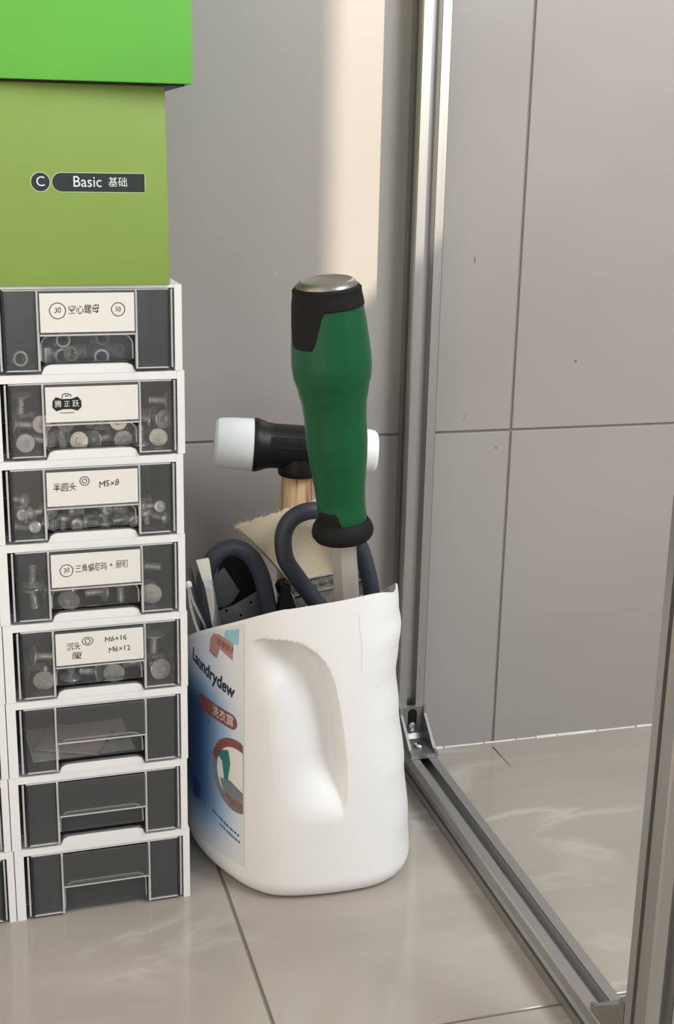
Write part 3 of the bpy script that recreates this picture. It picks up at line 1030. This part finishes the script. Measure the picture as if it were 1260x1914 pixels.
# printed label on the left side; coordinates: a = arc length from the label's front edge towards the back, b = height
SL = s_at(0.1790, 0.8685)
def lab(a, b, off):
    return jug_s(SL-a, b, off)
def lab_poly(name, poly, mat, off, sub=True, parent=None):
    bm = bmesh.new()
    bm.faces.new([bm.verts.new((a, b, 0)) for a, b in poly])
    bmesh.ops.triangulate(bm, faces=bm.faces[:])
    for _ in range(4):
        long = [e for e in bm.edges if e.calc_length() > 0.005]
        if not long:
            break
        bmesh.ops.subdivide_edges(bm, edges=long, cuts=1)
        bmesh.ops.triangulate(bm, faces=bm.faces[:])
    for v in bm.verts:
        v.co = lab(v.co.x, v.co.y, off)
    return jrel(from_bm(name, bm, mat, jug, smooth=True))
def lab_text(name, tx, a, b, size, sq, mat, off, tilt=0.0, bold=0.0):
    bm = bmesh.new()
    t_ = text_bm(tx, size, bold=bold)
    bmesh.ops.subdivide_edges(t_, edges=[e for e in t_.edges if e.calc_length() > 0.004], cuts=2)
    c, s = math.cos(tilt), math.sin(tilt)
    bm_add(bm, t_, lambda p: lab(a-(p.x*sq*c-p.y*s), b+(p.x*sq*s+p.y*c), off))
    me = bpy.data.meshes.new(name)
    bm.to_mesh(me)
    bm.free()
    return jrel(link_mesh(name, me, mat, jug))
# printed film: white at the front and top, blue further back and down; ink with some side shade painted into its tones
lm, nt, bs = new_mat('label_film')
at = nt.nodes.new('ShaderNodeAttribute'); at.attribute_name = 'ink'
rp = nt.nodes.new('ShaderNodeValToRGB')
e = rp.color_ramp.elements
e[0].position, e[0].color = 0.0, srgb(222, 225, 230)
e[1].position, e[1].color = 1.0, srgb(54, 92, 142)
e.new(0.45).color = srgb(158, 186, 214)
nt.links.new(at.outputs['Fac'], rp.inputs[0])
nt.links.new(rp.outputs[0], bs.inputs['Base Color'])
bs.inputs['Roughness'].default_value = 0.35
bm = bmesh.new()
NA, NB = 40, 48
grid = []
lay = bm.verts.layers.float.new('ink')
for i in range(NA+1):
    a = 0.125*i/NA
    row = []
    for k in range(NB+1):
        pz = jug_s(SL-a, 0.1, 0)
        zt_ = ztop(pz.x, pz.y)-0.0035
        b = 0.022+(zt_-0.022)*k/NB
        v = bm.verts.new(lab(a, b, 0.0002))
        v[lay] = smooth01((a+0.006)/0.070)*smooth01((0.176-b)/0.04)*smooth01((b-0.018)/0.045)*1.0
        row.append(v)
    grid.append(row)
for i in range(NA):
    for k in range(NB):
        bm.faces.new((grid[i][k], grid[i][k+1], grid[i+1][k+1], grid[i+1][k]))
lf = jrel(from_bm('label_film', bm, lm, jug, smooth=True))
lab_poly('label_sky_patch', [(0.0055, 0.2170), (0.0065, 0.2040), (0.0165, 0.2030), (0.0230, 0.2060), (0.0215, 0.2110)], M['skyp'], 0.0004)
lab_poly('label_banner', [(0.0370, 0.2040), (0.0290, 0.2055), (0.0120, 0.2035), (0.0130, 0.1900), (0.0290, 0.1945), (0.0330, 0.1850), (0.0380, 0.1935), (0.0430, 0.1880), (0.0415, 0.1985)], M['pinkp'], 0.0005)
lab_text('label_small_lettering', '洁净因子', 0.0215, 0.1985, 0.0062, 0.85, M['brown'], 0.0007, -0.12)
lab_text('label_lettering', 'Laundrydew', 0.0425, 0.1695, 0.0150, 0.86, M['navy'], 0.0005, -0.17, 0.00035)
pl = [(0.0140+0.0062*math.sin(a)*-1, 0.1400+0.0062*math.cos(a)) for a in [math.pi*k_/10 for k_ in range(11)]]
pl += [(0.0560+0.0062*math.sin(a), 0.1412-0.0062*math.cos(a)) for a in [math.pi*k_/10 for k_ in range(11)]]
lab_poly('label_pill', pl, M['brown'], 0.0005)
lab_text('label_pill_lettering', '洗衣露', 0.0250, 0.1402, 0.0098, 0.95, M['card'], 0.0007, -0.03)
lab_text('label_small_lettering', 'U', 0.0585, 0.1335, 0.0048, 1.0, M['navy'], 0.0005)
lab_text('label_small_lettering', 'G', 0.0450, 0.1285, 0.0048, 1.0, M['navy'], 0.0005)
CA_, CB_ = 0.0095, 0.0960
def disc(r, a0=0.0, a1=2*math.pi, n=40):
    return [(max(0.0012, CA_+r*math.cos(a0+(a1-a0)*k_/n)), CB_+r*math.sin(a0+(a1-a0)*k_/n)) for k_ in range(n)]
lab_poly('label_ring', disc(0.0300), M['greyp'], 0.0004)
up_ = [(CA_+0.0305*math.cos(a), CB_+0.0305*math.sin(a)) for a in [2.55-2.3*k_/24 for k_ in range(25)]]
up_ = [p for p in up_ if p[0] >= 0.0012]
lo_ = [(CA_+0.0235*math.cos(a), CB_+0.0235*math.sin(a)) for a in [0.25+2.3*k_/24 for k_ in range(25)]]
lo_ = [p for p in lo_ if p[0] >= 0.0012]
lab_poly('label_ring_band', up_+lo_, M['brown'], 0.0006)
lab_poly('label_ring_field', disc(0.0235), M['card'], 0.0005)
lab_poly('label_shirt', [(0.0310, 0.1060), (0.0270, 0.1120), (0.0180, 0.1150), (0.0155, 0.1050), (0.0190, 0.0880), (0.0235, 0.0890), (0.0260, 0.1030)], M['teal'], 0.0006)
lab_poly('label_washer', [(0.0290, 0.0880), (0.0160, 0.0905), (0.0012, 0.0850), (0.0012, 0.0760), (0.0250, 0.0790)], M['greyp'], 0.0006)
lab_poly('label_washer', [(0.0250, 0.0788), (0.0012, 0.0758), (0.0012, 0.0700), (0.0150, 0.0705)], M['tan'], 0.0006)
fr_ = random.Random(9)
for row_ in range(2):
    a_ = 0.0400-0.010*row_
    while a_ > 0.006:
        w_ = fr_.uniform(0.0010, 0.0024)
        b_ = 0.0545-0.0052*row_-0.22*(0.040-a_)
        h_ = fr_.uniform(0.0010, 0.0016)
        lab_poly('label_footnote', [(a_, b_+h_), (a_-w_, b_+h_*0.8), (a_-w_, b_-h_*0.7), (a_, b_-h_)], M['bluep'], 0.0004)
        a_ -= w_+fr_.uniform(0.0006, 0.0012)
lab_poly('label_badge', [(0.0790, 0.0640), (0.0700, 0.0720), (0.0615, 0.0660), (0.0640, 0.0530), (0.0740, 0.0520)], M['navyb'], 0.0005)

# ---------------------------------------------------------------- tools in the jug
# screwdriver
A0, A1 = Vector((0.2536, 0.876, 0.2835)), Vector((0.2335, 0.862, 0.4715))
AX = (A1-A0).normalized()
ts = thing('screwdriver', 'large screwdriver with green and black handle, steel shank down in the jug', 'screwdriver', (0.262, 0.881, 0.03))
def trel(o, t):
    o.location = -Vector(t.location)
    return o
LEN = (A1-A0).length
GP = [(0.0180, 0.008), (0.0184, 0.016), (0.0178, 0.026), (0.0184, 0.036), (0.0196, 0.047), (0.0214, 0.062), (0.0222, 0.074), (0.0222, 0.088), (0.0230, 0.100), (0.0250, 0.111), (0.0277, 0.122),
      (0.0283, 0.130), (0.0278, 0.140), (0.0264, 0.156), (0.0247, 0.172), (0.0234, 0.1815)]
def gp(h):
    for (r0, h0), (r1, h1) in zip(GP, GP[1:]):
        if h <= h1:
            return r0+(r1-r0)*smooth01((h-h0)/(h1-h0))*0.5+(r1-r0)*0.5*(h-h0)/(h1-h0)
    return GP[-1][0]
prof = [(gp(0.008+0.1735*i/70), 0.008+0.1735*i/70) for i in range(71)]
trel(lathe('handle_grip', prof, M['green'], ts, 48, A0, AX, ang=60), ts)
E1, E2, _ = frame_of(AX)
toward = Vector((-0.28, -0.96, 0))            # side of the handle that faces the room
TH0 = math.atan2(toward.dot(E2), toward.dot(E1))
def patch(name, edge, top, mat):
    """Rubber overlay on the grip between the edge curve edge(angle) and the end h=top."""
    bm = bmesh.new()
    n, m = 180, 14
    rows = []
    for i in range(n):
        th = 2*math.pi*i/n
        d = (th-TH0+math.pi) % (2*math.pi)-math.pi
        h0 = edge(d)
        col = []
        for k in range(m+1):
            h = h0+(top-h0)*k/m
            r = gp(min(max(h, 0.008), 0.1815))+(0.0006 if k else -0.0004)
            col.append(bm.verts.new(A0+AX*h+E1*(r*math.cos(th))+E2*(r*math.sin(th))))
        rows.append(col)
    for i in range(n):
        for k in range(m):
            j = (i+1) % n
            bm.faces.new((rows[i][k], rows[j][k], rows[j][k+1], rows[i][k+1]))
    return trel(auto_smooth(from_bm(name, bm, mat, ts), 60), ts)
def edge_top(d):
    return 0.1705-0.0265*(smooth01((0.74-abs(d-(SGN*0.80)))/0.42))-0.0025*smooth01((-SGN*d)/1.2)*0
SGN = -1
patch('end_cap_rubber', edge_top, 0.1830, M['black'])
def edge_bot(d):
    return 0.0115+0.0120*smooth01((0.70-abs(d-(SGN*0.62)))/0.30)
patch('guard_rubber', edge_bot, 0.0010, M['black'])
trel(lathe('guard', [(0.0120, -0.0050), (0.0150, -0.0040), (0.0205, -0.0022), (0.0226, 0.0010), (0.0229, 0.0045), (0.0216, 0.0085), (0.0190, 0.0125), (0.0150, 0.0125)], M['black'], ts, 48, A0, AX), ts)
trel(lathe('strike_cap', [(0.0218, 0.1815), (0.0216, 0.1852), (0.0208, 0.1866), (0.0186, 0.1886), (0.0176, 0.1890), (0.0168, 0.1886)], M['cap'], ts, 48, A0, AX), ts)
trel(lathe('end_ring', [(0.0236, 0.1805), (0.0234, 0.1835), (0.0222, 0.1850), (0.018, 0.1850)], M['black'], ts, 48, A0, AX), ts)
trel(lathe('shank', [(0.0096, -0.252), (0.0096, -0.002)], M['shank'], ts, 6, A0, AX, ang=20), ts)

# mallet
ML, MR = Vector((0.1800, 0.996, 0.3290)), Vector((0.3085, 0.974, 0.3210))
MX = (MR-ML).normalized()
ML_len = (MR-ML).length
tm = thing('mallet', 'two-faced mallet with white nylon faces, black head and wooden handle', 'mallet', (0.2400, 0.986, 0.02))
f0 = [(0.0120, -0.0004), (0.0172, 0.0), (0.0196, 0.0022), (0.0203, 0.0065), (0.0208, 0.0160), (0.0210, 0.0315)]
trel(lathe('nylon_face', f0, M['nylon'], tm, 40, ML, MX), tm)
trel(lathe('nylon_face', [(r*0.88, h) for r, h in f0], M['nylon'], tm, 40, MR, -MX), tm)
sp = [(0.0150, 0.0305), (0.0214, 0.0307), (0.0216, 0.0335), (0.0207, 0.0365), (0.0187, 0.0415), (0.0180, 0.0470), (0.0178, 0.0660), (0.0178, 0.0840), (0.0184, 0.0960), (0.0196, 0.1010), (0.0203, 0.1050), (0.0200, 0.1085), (0.0140, 0.1090)]
sl = trel(lathe('head_sleeve', sp, M['blackp'], tm, 40, ML, MX), tm)
up = Vector((0, 0, 1))
HC = ML+MX*0.0670
HD = Vector((-0.014, 0.0, -1)).normalized()
trel(lathe('handle_collar', [(0.0150, 0.0080), (0.0160, 0.0160), (0.0158, 0.0215), (0.0152, 0.0225)], M['blackp'], tm, 28, HC, HD, squash=1.1), tm)
trel(lathe('handle', [(0.0128, 0.0), (0.0128, 0.022), (0.0138, 0.040), (0.0148, 0.060), (0.0150, 0.12), (0.0138, 0.20), (0.0150, 0.27), (0.0140, 0.284)], M['wood'], tm, 28, HC, HD, squash=0.8), tm)
# raised panel with moulded lettering on the sleeve
fr = Vector((0.0, -1.0, 0.0)); fr = (fr-MX*fr.dot(MX)).normalized()
mu = fr.cross(MX).normalized()
if mu.z < 0:
    mu = -mu
def on_head(a, b, lift=0.0):
    r = 0.0180
    ang = b/r
    return ML+MX*a+(fr*math.cos(ang)+mu*math.sin(ang))*(r+lift)
bm = bmesh.new()
g = [[bm.verts.new(on_head(0.0440+0.036*i/12, 0.0015+0.009*k/6, 0.0007)) for k in range(7)] for i in range(13)]
for i in range(12):
    for k in range(6):
        bm.faces.new((g[i][k], g[i][k+1], g[i+1][k+1], g[i+1][k]))
trel(from_bm('raised_panel', bm, M['black'], tm, smooth=True), tm)
tb = text_bm('TEGORN', 0.0062)
bm = bmesh.new()
bm_add(bm, tb, lambda p: on_head(0.0620+p.x*1.0, 0.0062+p.y, 0.0011))
me = bpy.data.meshes.new('moulded_lettering'); bm.to_mesh(me); bm.free()
trel(link_mesh('moulded_lettering', me, M['blackp'], tm), tm)

# wide paint brush
tbz = thing('wide_paint_brush', 'wide paint brush standing bristles up with embossed metal ferrule', 'paint brush', (0.275, 0.955, 0.03))
YB = 0.952
FL, FR_ = Vector((0.2290, YB, 0.2245)), Vector((0.3000, YB, 0.2365))      # upper edge of the ferrule
du = (FR_-FL).normalized()
dn = Vector((du.z, 0, -du.x))                                               # down along the brush
def bq(a, h, d=0.0):
    return FL+du*a-dn*h+Vector((0, d, 0))
FW = (FR_-FL).length
bm = bmesh.new()
nx, nz = 48, 12
rnd = random.Random(5)
tops = [rnd.uniform(-0.0012, 0.0008) for _ in range(nx+1)]
def bri(i, k, side):
    s = i/nx; t = k/nz
    TL, TR = Vector((0.1880, YB, 0.2705)), Vector((0.2890, YB, 0.2955))
    lo = FL+(FR_-FL)*s
    hi = TL+(TR-TL)*s+Vector((0, 0, 0.0015*math.sin(s*3.1)))
    p = lo+(hi-lo)*t
    if k == nz:
        p = p+Vector((0, 0, tops[i]))
    p.x -= 0.006*math.sin(t*math.pi)*(s-0.5)*0.6
    return p+Vector((0, side*(0.0075-0.0035*t)*(1 if 0 < i < nx else 0.55), 0))
F_ = [[bm.verts.new(bri(i, k, -1)) for k in range(nz+1)] for i in range(nx+1)]
B_ = [[bm.verts.new(bri(i, k, 1)) for k in range(nz+1)] for i in range(nx+1)]
for i in range(nx):
    for k in range(nz):
        bm.faces.new((F_[i][k], F_[i+1][k], F_[i+1][k+1], F_[i][k+1]))
        bm.faces.new((B_[i][k], B_[i][k+1], B_[i+1][k+1], B_[i+1][k]))
    bm.faces.new((F_[i][nz], F_[i+1][nz], B_[i+1][nz], B_[i][nz]))
    bm.faces.new((F_[i][0], B_[i][0], B_[i+1][0], F_[i+1][0]))
for i in (0, nx):
    for k in range(nz):
        bm.faces.new((F_[i][k], F_[i][k+1], B_[i][k+1], B_[i][k]))
br_ = trel(from_bm('bristles', bm, M['bristle'], tbz, smooth=True), tbz)
auto_smooth(br_, 40)
# stray hairs along the edge
bm = bmesh.new()
for _ in range(70):
    s = rnd.random()**1.6
    i = int(s*nx)
    p = bri(i, nz, 0)
    q = p+Vector((rnd.uniform(-0.0025, 0.0012), rnd.uniform(-0.001, 0.001), rnd.uniform(0.001, 0.004)))
    bm_tube(bm, [p-Vector((0, 0, 0.002)), q], 0.00013, 4)
for _ in range(24):
    k = rnd.randint(6, nz)
    p = bri(0, k, 0)
    bm_tube(bm, [p, p+Vector((-rnd.uniform(0.0008, 0.003), 0, rnd.uniform(-0.001, 0.002)))], 0.00013, 4)
hr = trel(from_bm('stray_hairs', bm, M['bristle'], tbz), tbz)
hr['kind'] = 'stuff'
def fbox(name, a0, a1, h0, h1, d, mat, bev=0.0015, par=tbz):
    bm = bmesh.new()
    vs = [bm.verts.new(bq(a, h, y)) for h in (h0, h1) for y in (-d, d) for a in (a0, a1)]
    for f in ((0, 2, 3, 1), (4, 5, 7, 6), (0, 1, 5, 4), (2, 6, 7, 3), (0, 4, 6, 2), (1, 3, 7, 5)):
        bm.faces.new([vs[i] for i in f])
    bmesh.ops.recalc_face_normals(bm, faces=bm.faces[:])
    bmesh.ops.bevel(bm, geom=bm.edges[:], offset=bev, segments=2, affect='EDGES')
    return trel(auto_smooth(from_bm(name, bm, mat, par)), tbz)
fe = fbox('ferrule', -0.001, FW+0.001, -0.040, 0.001, 0.0086, M['worn'])
def sub(o):
    return o
for h in (-0.0005, -0.0125):
    bm = bmesh.new()
    bm_tube(bm, [bq(0.0, h, -0.0088), bq(FW, h, -0.0088)], 0.0012, 10)
    trel(auto_smooth(from_bm('ferrule_bead', bm, M['steel'], tbz)), tbz)
for i in range(9):
    a = 0.004+i*(FW-0.008)/8
    bm = bmesh.new()
    bm_lathe(bm, [(0.0034, 0.0), (0.0034, 0.0005), (0.0026, 0.0011), (0.0012, 0.0012)], 16, (0, 0, 0), (0, -1, 0))
    for v in bm.verts:
        v.co = bq(a+v.co.x, -0.0066+v.co.z*0.62, -0.0086+v.co.y)
    trel(auto_smooth(from_bm('embossed_oval', bm, M['dull'], tbz)), tbz)
for a, h in ((0.012, -0.024), (0.030, -0.027), (0.042, -0.023), (0.058, -0.026)):
    bm = bmesh.new()
    bm_lathe(bm, [(0.0021, 0.0), (0.0020, 0.0008), (0.0012, 0.0014), (0.0004, 0.0016)], 12, (0, 0, 0), (0, -1, 0))
    for v in bm.verts:
        v.co = bq(a+v.co.x, h+v.co.z, -0.0086+v.co.y)
    trel(auto_smooth(from_bm('rivet', bm, M['steel'], tbz)), tbz)
fbox('brush_handle', 0.020, 0.050, -0.170, -0.038, 0.0075, M['wood'], 0.004)

# scissors with blue-grey loop handles
tsx = thing('scissors', 'large scissors with two dark blue-grey looped handles sticking up from the jug', 'scissors', (0.222, 0.925, 0.03))
YS = 0.931
LP = [(0.2200, YS, 0.1500), (0.2150, YS, 0.1800), (0.2118, YS, 0.2000), (0.2085, YS, 0.2180), (0.2040, YS, 0.2375), (0.1955, YS, 0.2535), (0.1830, YS, 0.2606), (0.1700, YS, 0.2565), (0.1612, YS, 0.2420), (0.1605, YS, 0.2200),
      (0.1680, YS, 0.1950), (0.1850, YS, 0.1760), (0.2040, YS, 0.1620), (0.2180, YS, 0.1500)]
RP = [(0.2300, YS-.004, 0.1500), (0.2490, YS-.004, 0.1900), (0.2530, YS-.004, 0.2035), (0.2460, YS-.004, 0.2150), (0.2325, YS-.004, 0.2340), (0.2228, YS-.004, 0.2500), (0.2206, YS-.004, 0.2680), (0.2255, YS-.004, 0.2805),
      (0.2370, YS-.004, 0.2872), (0.2520, YS-.004, 0.2872), (0.2690, YS-.004, 0.2800), (0.2815, YS-.004, 0.2590), (0.2900, YS-.004, 0.2330), (0.2930, YS-.004, 0.2120), (0.2880, YS-.004, 0.1900), (0.2680, YS-.004, 0.1680), (0.2320, YS-.004, 0.1480)]
def loop_handle(P, lab_):
    pts = catmull(P, 8)
    o = trel(tube('loop_handle', pts, 0.0068, M['blue'], tsx, seg=20), tsx)
    o['label'] = lab_
loop_handle(LP, 'left blue-grey loop')
loop_handle(RP, 'right blue-grey loop')
trel(prism('handle_neck', [(0.2085, 0.150), (0.2400, 0.150), (0.2330, 0.205), (0.2262, 0.2260), (0.2210, 0.2255), (0.2150, 0.200)], YS-0.0050, YS+0.0050, M['black'], tsx, bevel=0.0012), tsx)
trel(prism('blade', [(0.2120, 0.152), (0.2260, 0.152), (0.2300, 0.080), (0.2320, 0.012), (0.2240, 0.050), (0.2160, 0.110)], YS+0.0004, YS+0.0024, M['steel'], tsx), tsx)
trel(prism('blade', [(0.2220, 0.152), (0.2380, 0.152), (0.2340, 0.100), (0.2270, 0.050), (0.2240, 0.012), (0.2220, 0.080)], YS-0.0024, YS-0.0004, M['steel'], tsx), tsx)
trel(lathe('pivot_screw', [(0.0045, 0.0), (0.0042, 0.0014), (0.0020, 0.0020)], M['steel'], tsx, 18, (0.2245, YS-0.0024, 0.135), (0, -1, 0)), tsx)

# grey and black hand tool seen through the left loop
YT = 0.952
tt = thing('angled_hand_tool', 'grey metal and black hand tool showing inside the left scissor loop', 'tool', (0.19, YT, 0.03))
trel(prism('notched_plate', [(0.1783, 0.2401), (0.1906, 0.2197), (0.1846, 0.2107), (0.1777, 0.2068), (0.1700, 0.2080), (0.1690, 0.2250), (0.1736, 0.2360)], YT-0.006, YT-0.003, M['dull'], tt, bevel=0.0005), tt)
trel(prism('black_grip', [(0.1770, 0.2460), (0.1800, 0.2490), (0.1930, 0.2500), (0.2060, 0.2270), (0.2070, 0.2150), (0.2020, 0.1900), (0.2000, 0.040), (0.1850, 0.040), (0.1740, 0.1900), (0.1720, 0.2200)], YT-0.0025, YT+0.006, M['black'], tt, bevel=0.0012), tt)
trel(prism('lower_plate', [(0.1700, 0.2040), (0.1769, 0.2068), (0.1846, 0.2092), (0.2055, 0.2200), (0.2095, 0.1953), (0.2030, 0.1840), (0.1730, 0.1840)], YT-0.0095, YT-0.0062, M['dull'], tt, bevel=0.0005), tt)
for a, b in ((0.1790, 0.2058), (0.1985, 0.2110), (0.1905, 0.2010)):
    trel(lathe('plate_hole', [(0.0011, 0.0), (0.0011, 0.0003)], M['blackp'], tt, 12, (a, YT-0.0095, b), (0, -1, 0)), tt)

# narrow paint brush at the left
tn = thing('narrow_paint_brush', 'narrow flat paint brush with pale bristles and silver ferrule at the left rim', 'paint brush', (0.177, 0.930, 0.15))
YN = 0.913
NB_ = [(0.1504, 0.2583), (0.1601, 0.2596), (0.1624, 0.2432), (0.1554, 0.2413)]
trel(prism('bristles', NB_, YN-0.0022, YN+0.0022, M['pale'], tn, bevel=0.0007), tn)
trel(prism('ferrule', [(0.1552, 0.2424), (0.1626, 0.2440), (0.1641, 0.2361), (0.1700, 0.2017), (0.1721, 0.1855), (0.1660, 0.1845), (0.1624, 0.2037), (0.1571, 0.2341)], YN-0.0026, YN+0.0026, M['steel'], tn, bevel=0.0011), tn)
trel(tube('brush_handle', [(0.1700, YN, 0.1880), (0.1740, YN+.002, 0.150), (0.1810, YN+.006, 0.100), (0.189, YN+.01, 0.05)], [0.0028, 0.0036, 0.0034, 0.0022], M['wood'], tn, 12), tn)
# thin shiny tweezers further left
tw = thing('tweezers', 'thin shiny steel tweezers leaning at the far left rim of the jug', 'tweezers', (0.165, 0.925, 0.16))
trel(tube('tweezer_arm', catmull([(0.1456, 0.915, 0.2375), (0.1490, 0.917, 0.2250), (0.1545, 0.920, 0.2120), (0.1600, 0.923, 0.1985), (0.1680, 0.930, 0.165), (0.1780, 0.935, 0.12)], 6), 0.0016, M['steel'], tw, 10), tw)
trel(tube('tweezer_arm', catmull([(0.1456, 0.919, 0.2375), (0.1478, 0.922, 0.2200), (0.1515, 0.925, 0.2050), (0.1580, 0.928, 0.1850), (0.1680, 0.934, 0.150), (0.1780, 0.937, 0.12)], 6), 0.0015, M['zinc'], tw, 10), tw)
trel(lathe('tweezer_end', [(0.0017, 0.0), (0.0024, 0.002), (0.0022, 0.005), (0.0010, 0.0062)], M['nylon'], tw, 14, (0.1460, 0.917, 0.2350), (-0.15, 0, 1)), tw)
# slim grey stick behind
st = thing('slim_stick', 'slim dark grey rod between the tweezers and the narrow paint brush', 'rod', (0.167, 0.934, 0.15))
trel(lathe('rod_shaft', [(0.0016, 0.0), (0.0017, 0.01), (0.0017, 0.115), (0.0010, 0.120)], M['dull'], st, 12, (0.171, 0.945, 0.125), (-0.175, -0.02, 1)), st)
# chrome-headed tool between the loops
tc = thing('chrome_tool', 'round chrome tool head with a dark cap between the scissor loops', 'tool', (0.245, 0.945, 0.03))
CO, CX = Vector((0.2400, 0.944, 0.1700)), Vector((-0.28, 0.0, 0.96))
trel(lathe('chrome_barrel', [(0.0070, -0.120), (0.0070, 0.0), (0.0066, 0.030), (0.0070, 0.034), (0.0070, 0.046), (0.0052, 0.050)], M['steel'], tc, 24, CO, CX), tc)
trel(lathe('dark_cap', [(0.0056, 0.050), (0.0060, 0.053), (0.0060, 0.057), (0.0040, 0.0595)], M['blackp'], tc, 24, CO, CX), tc)
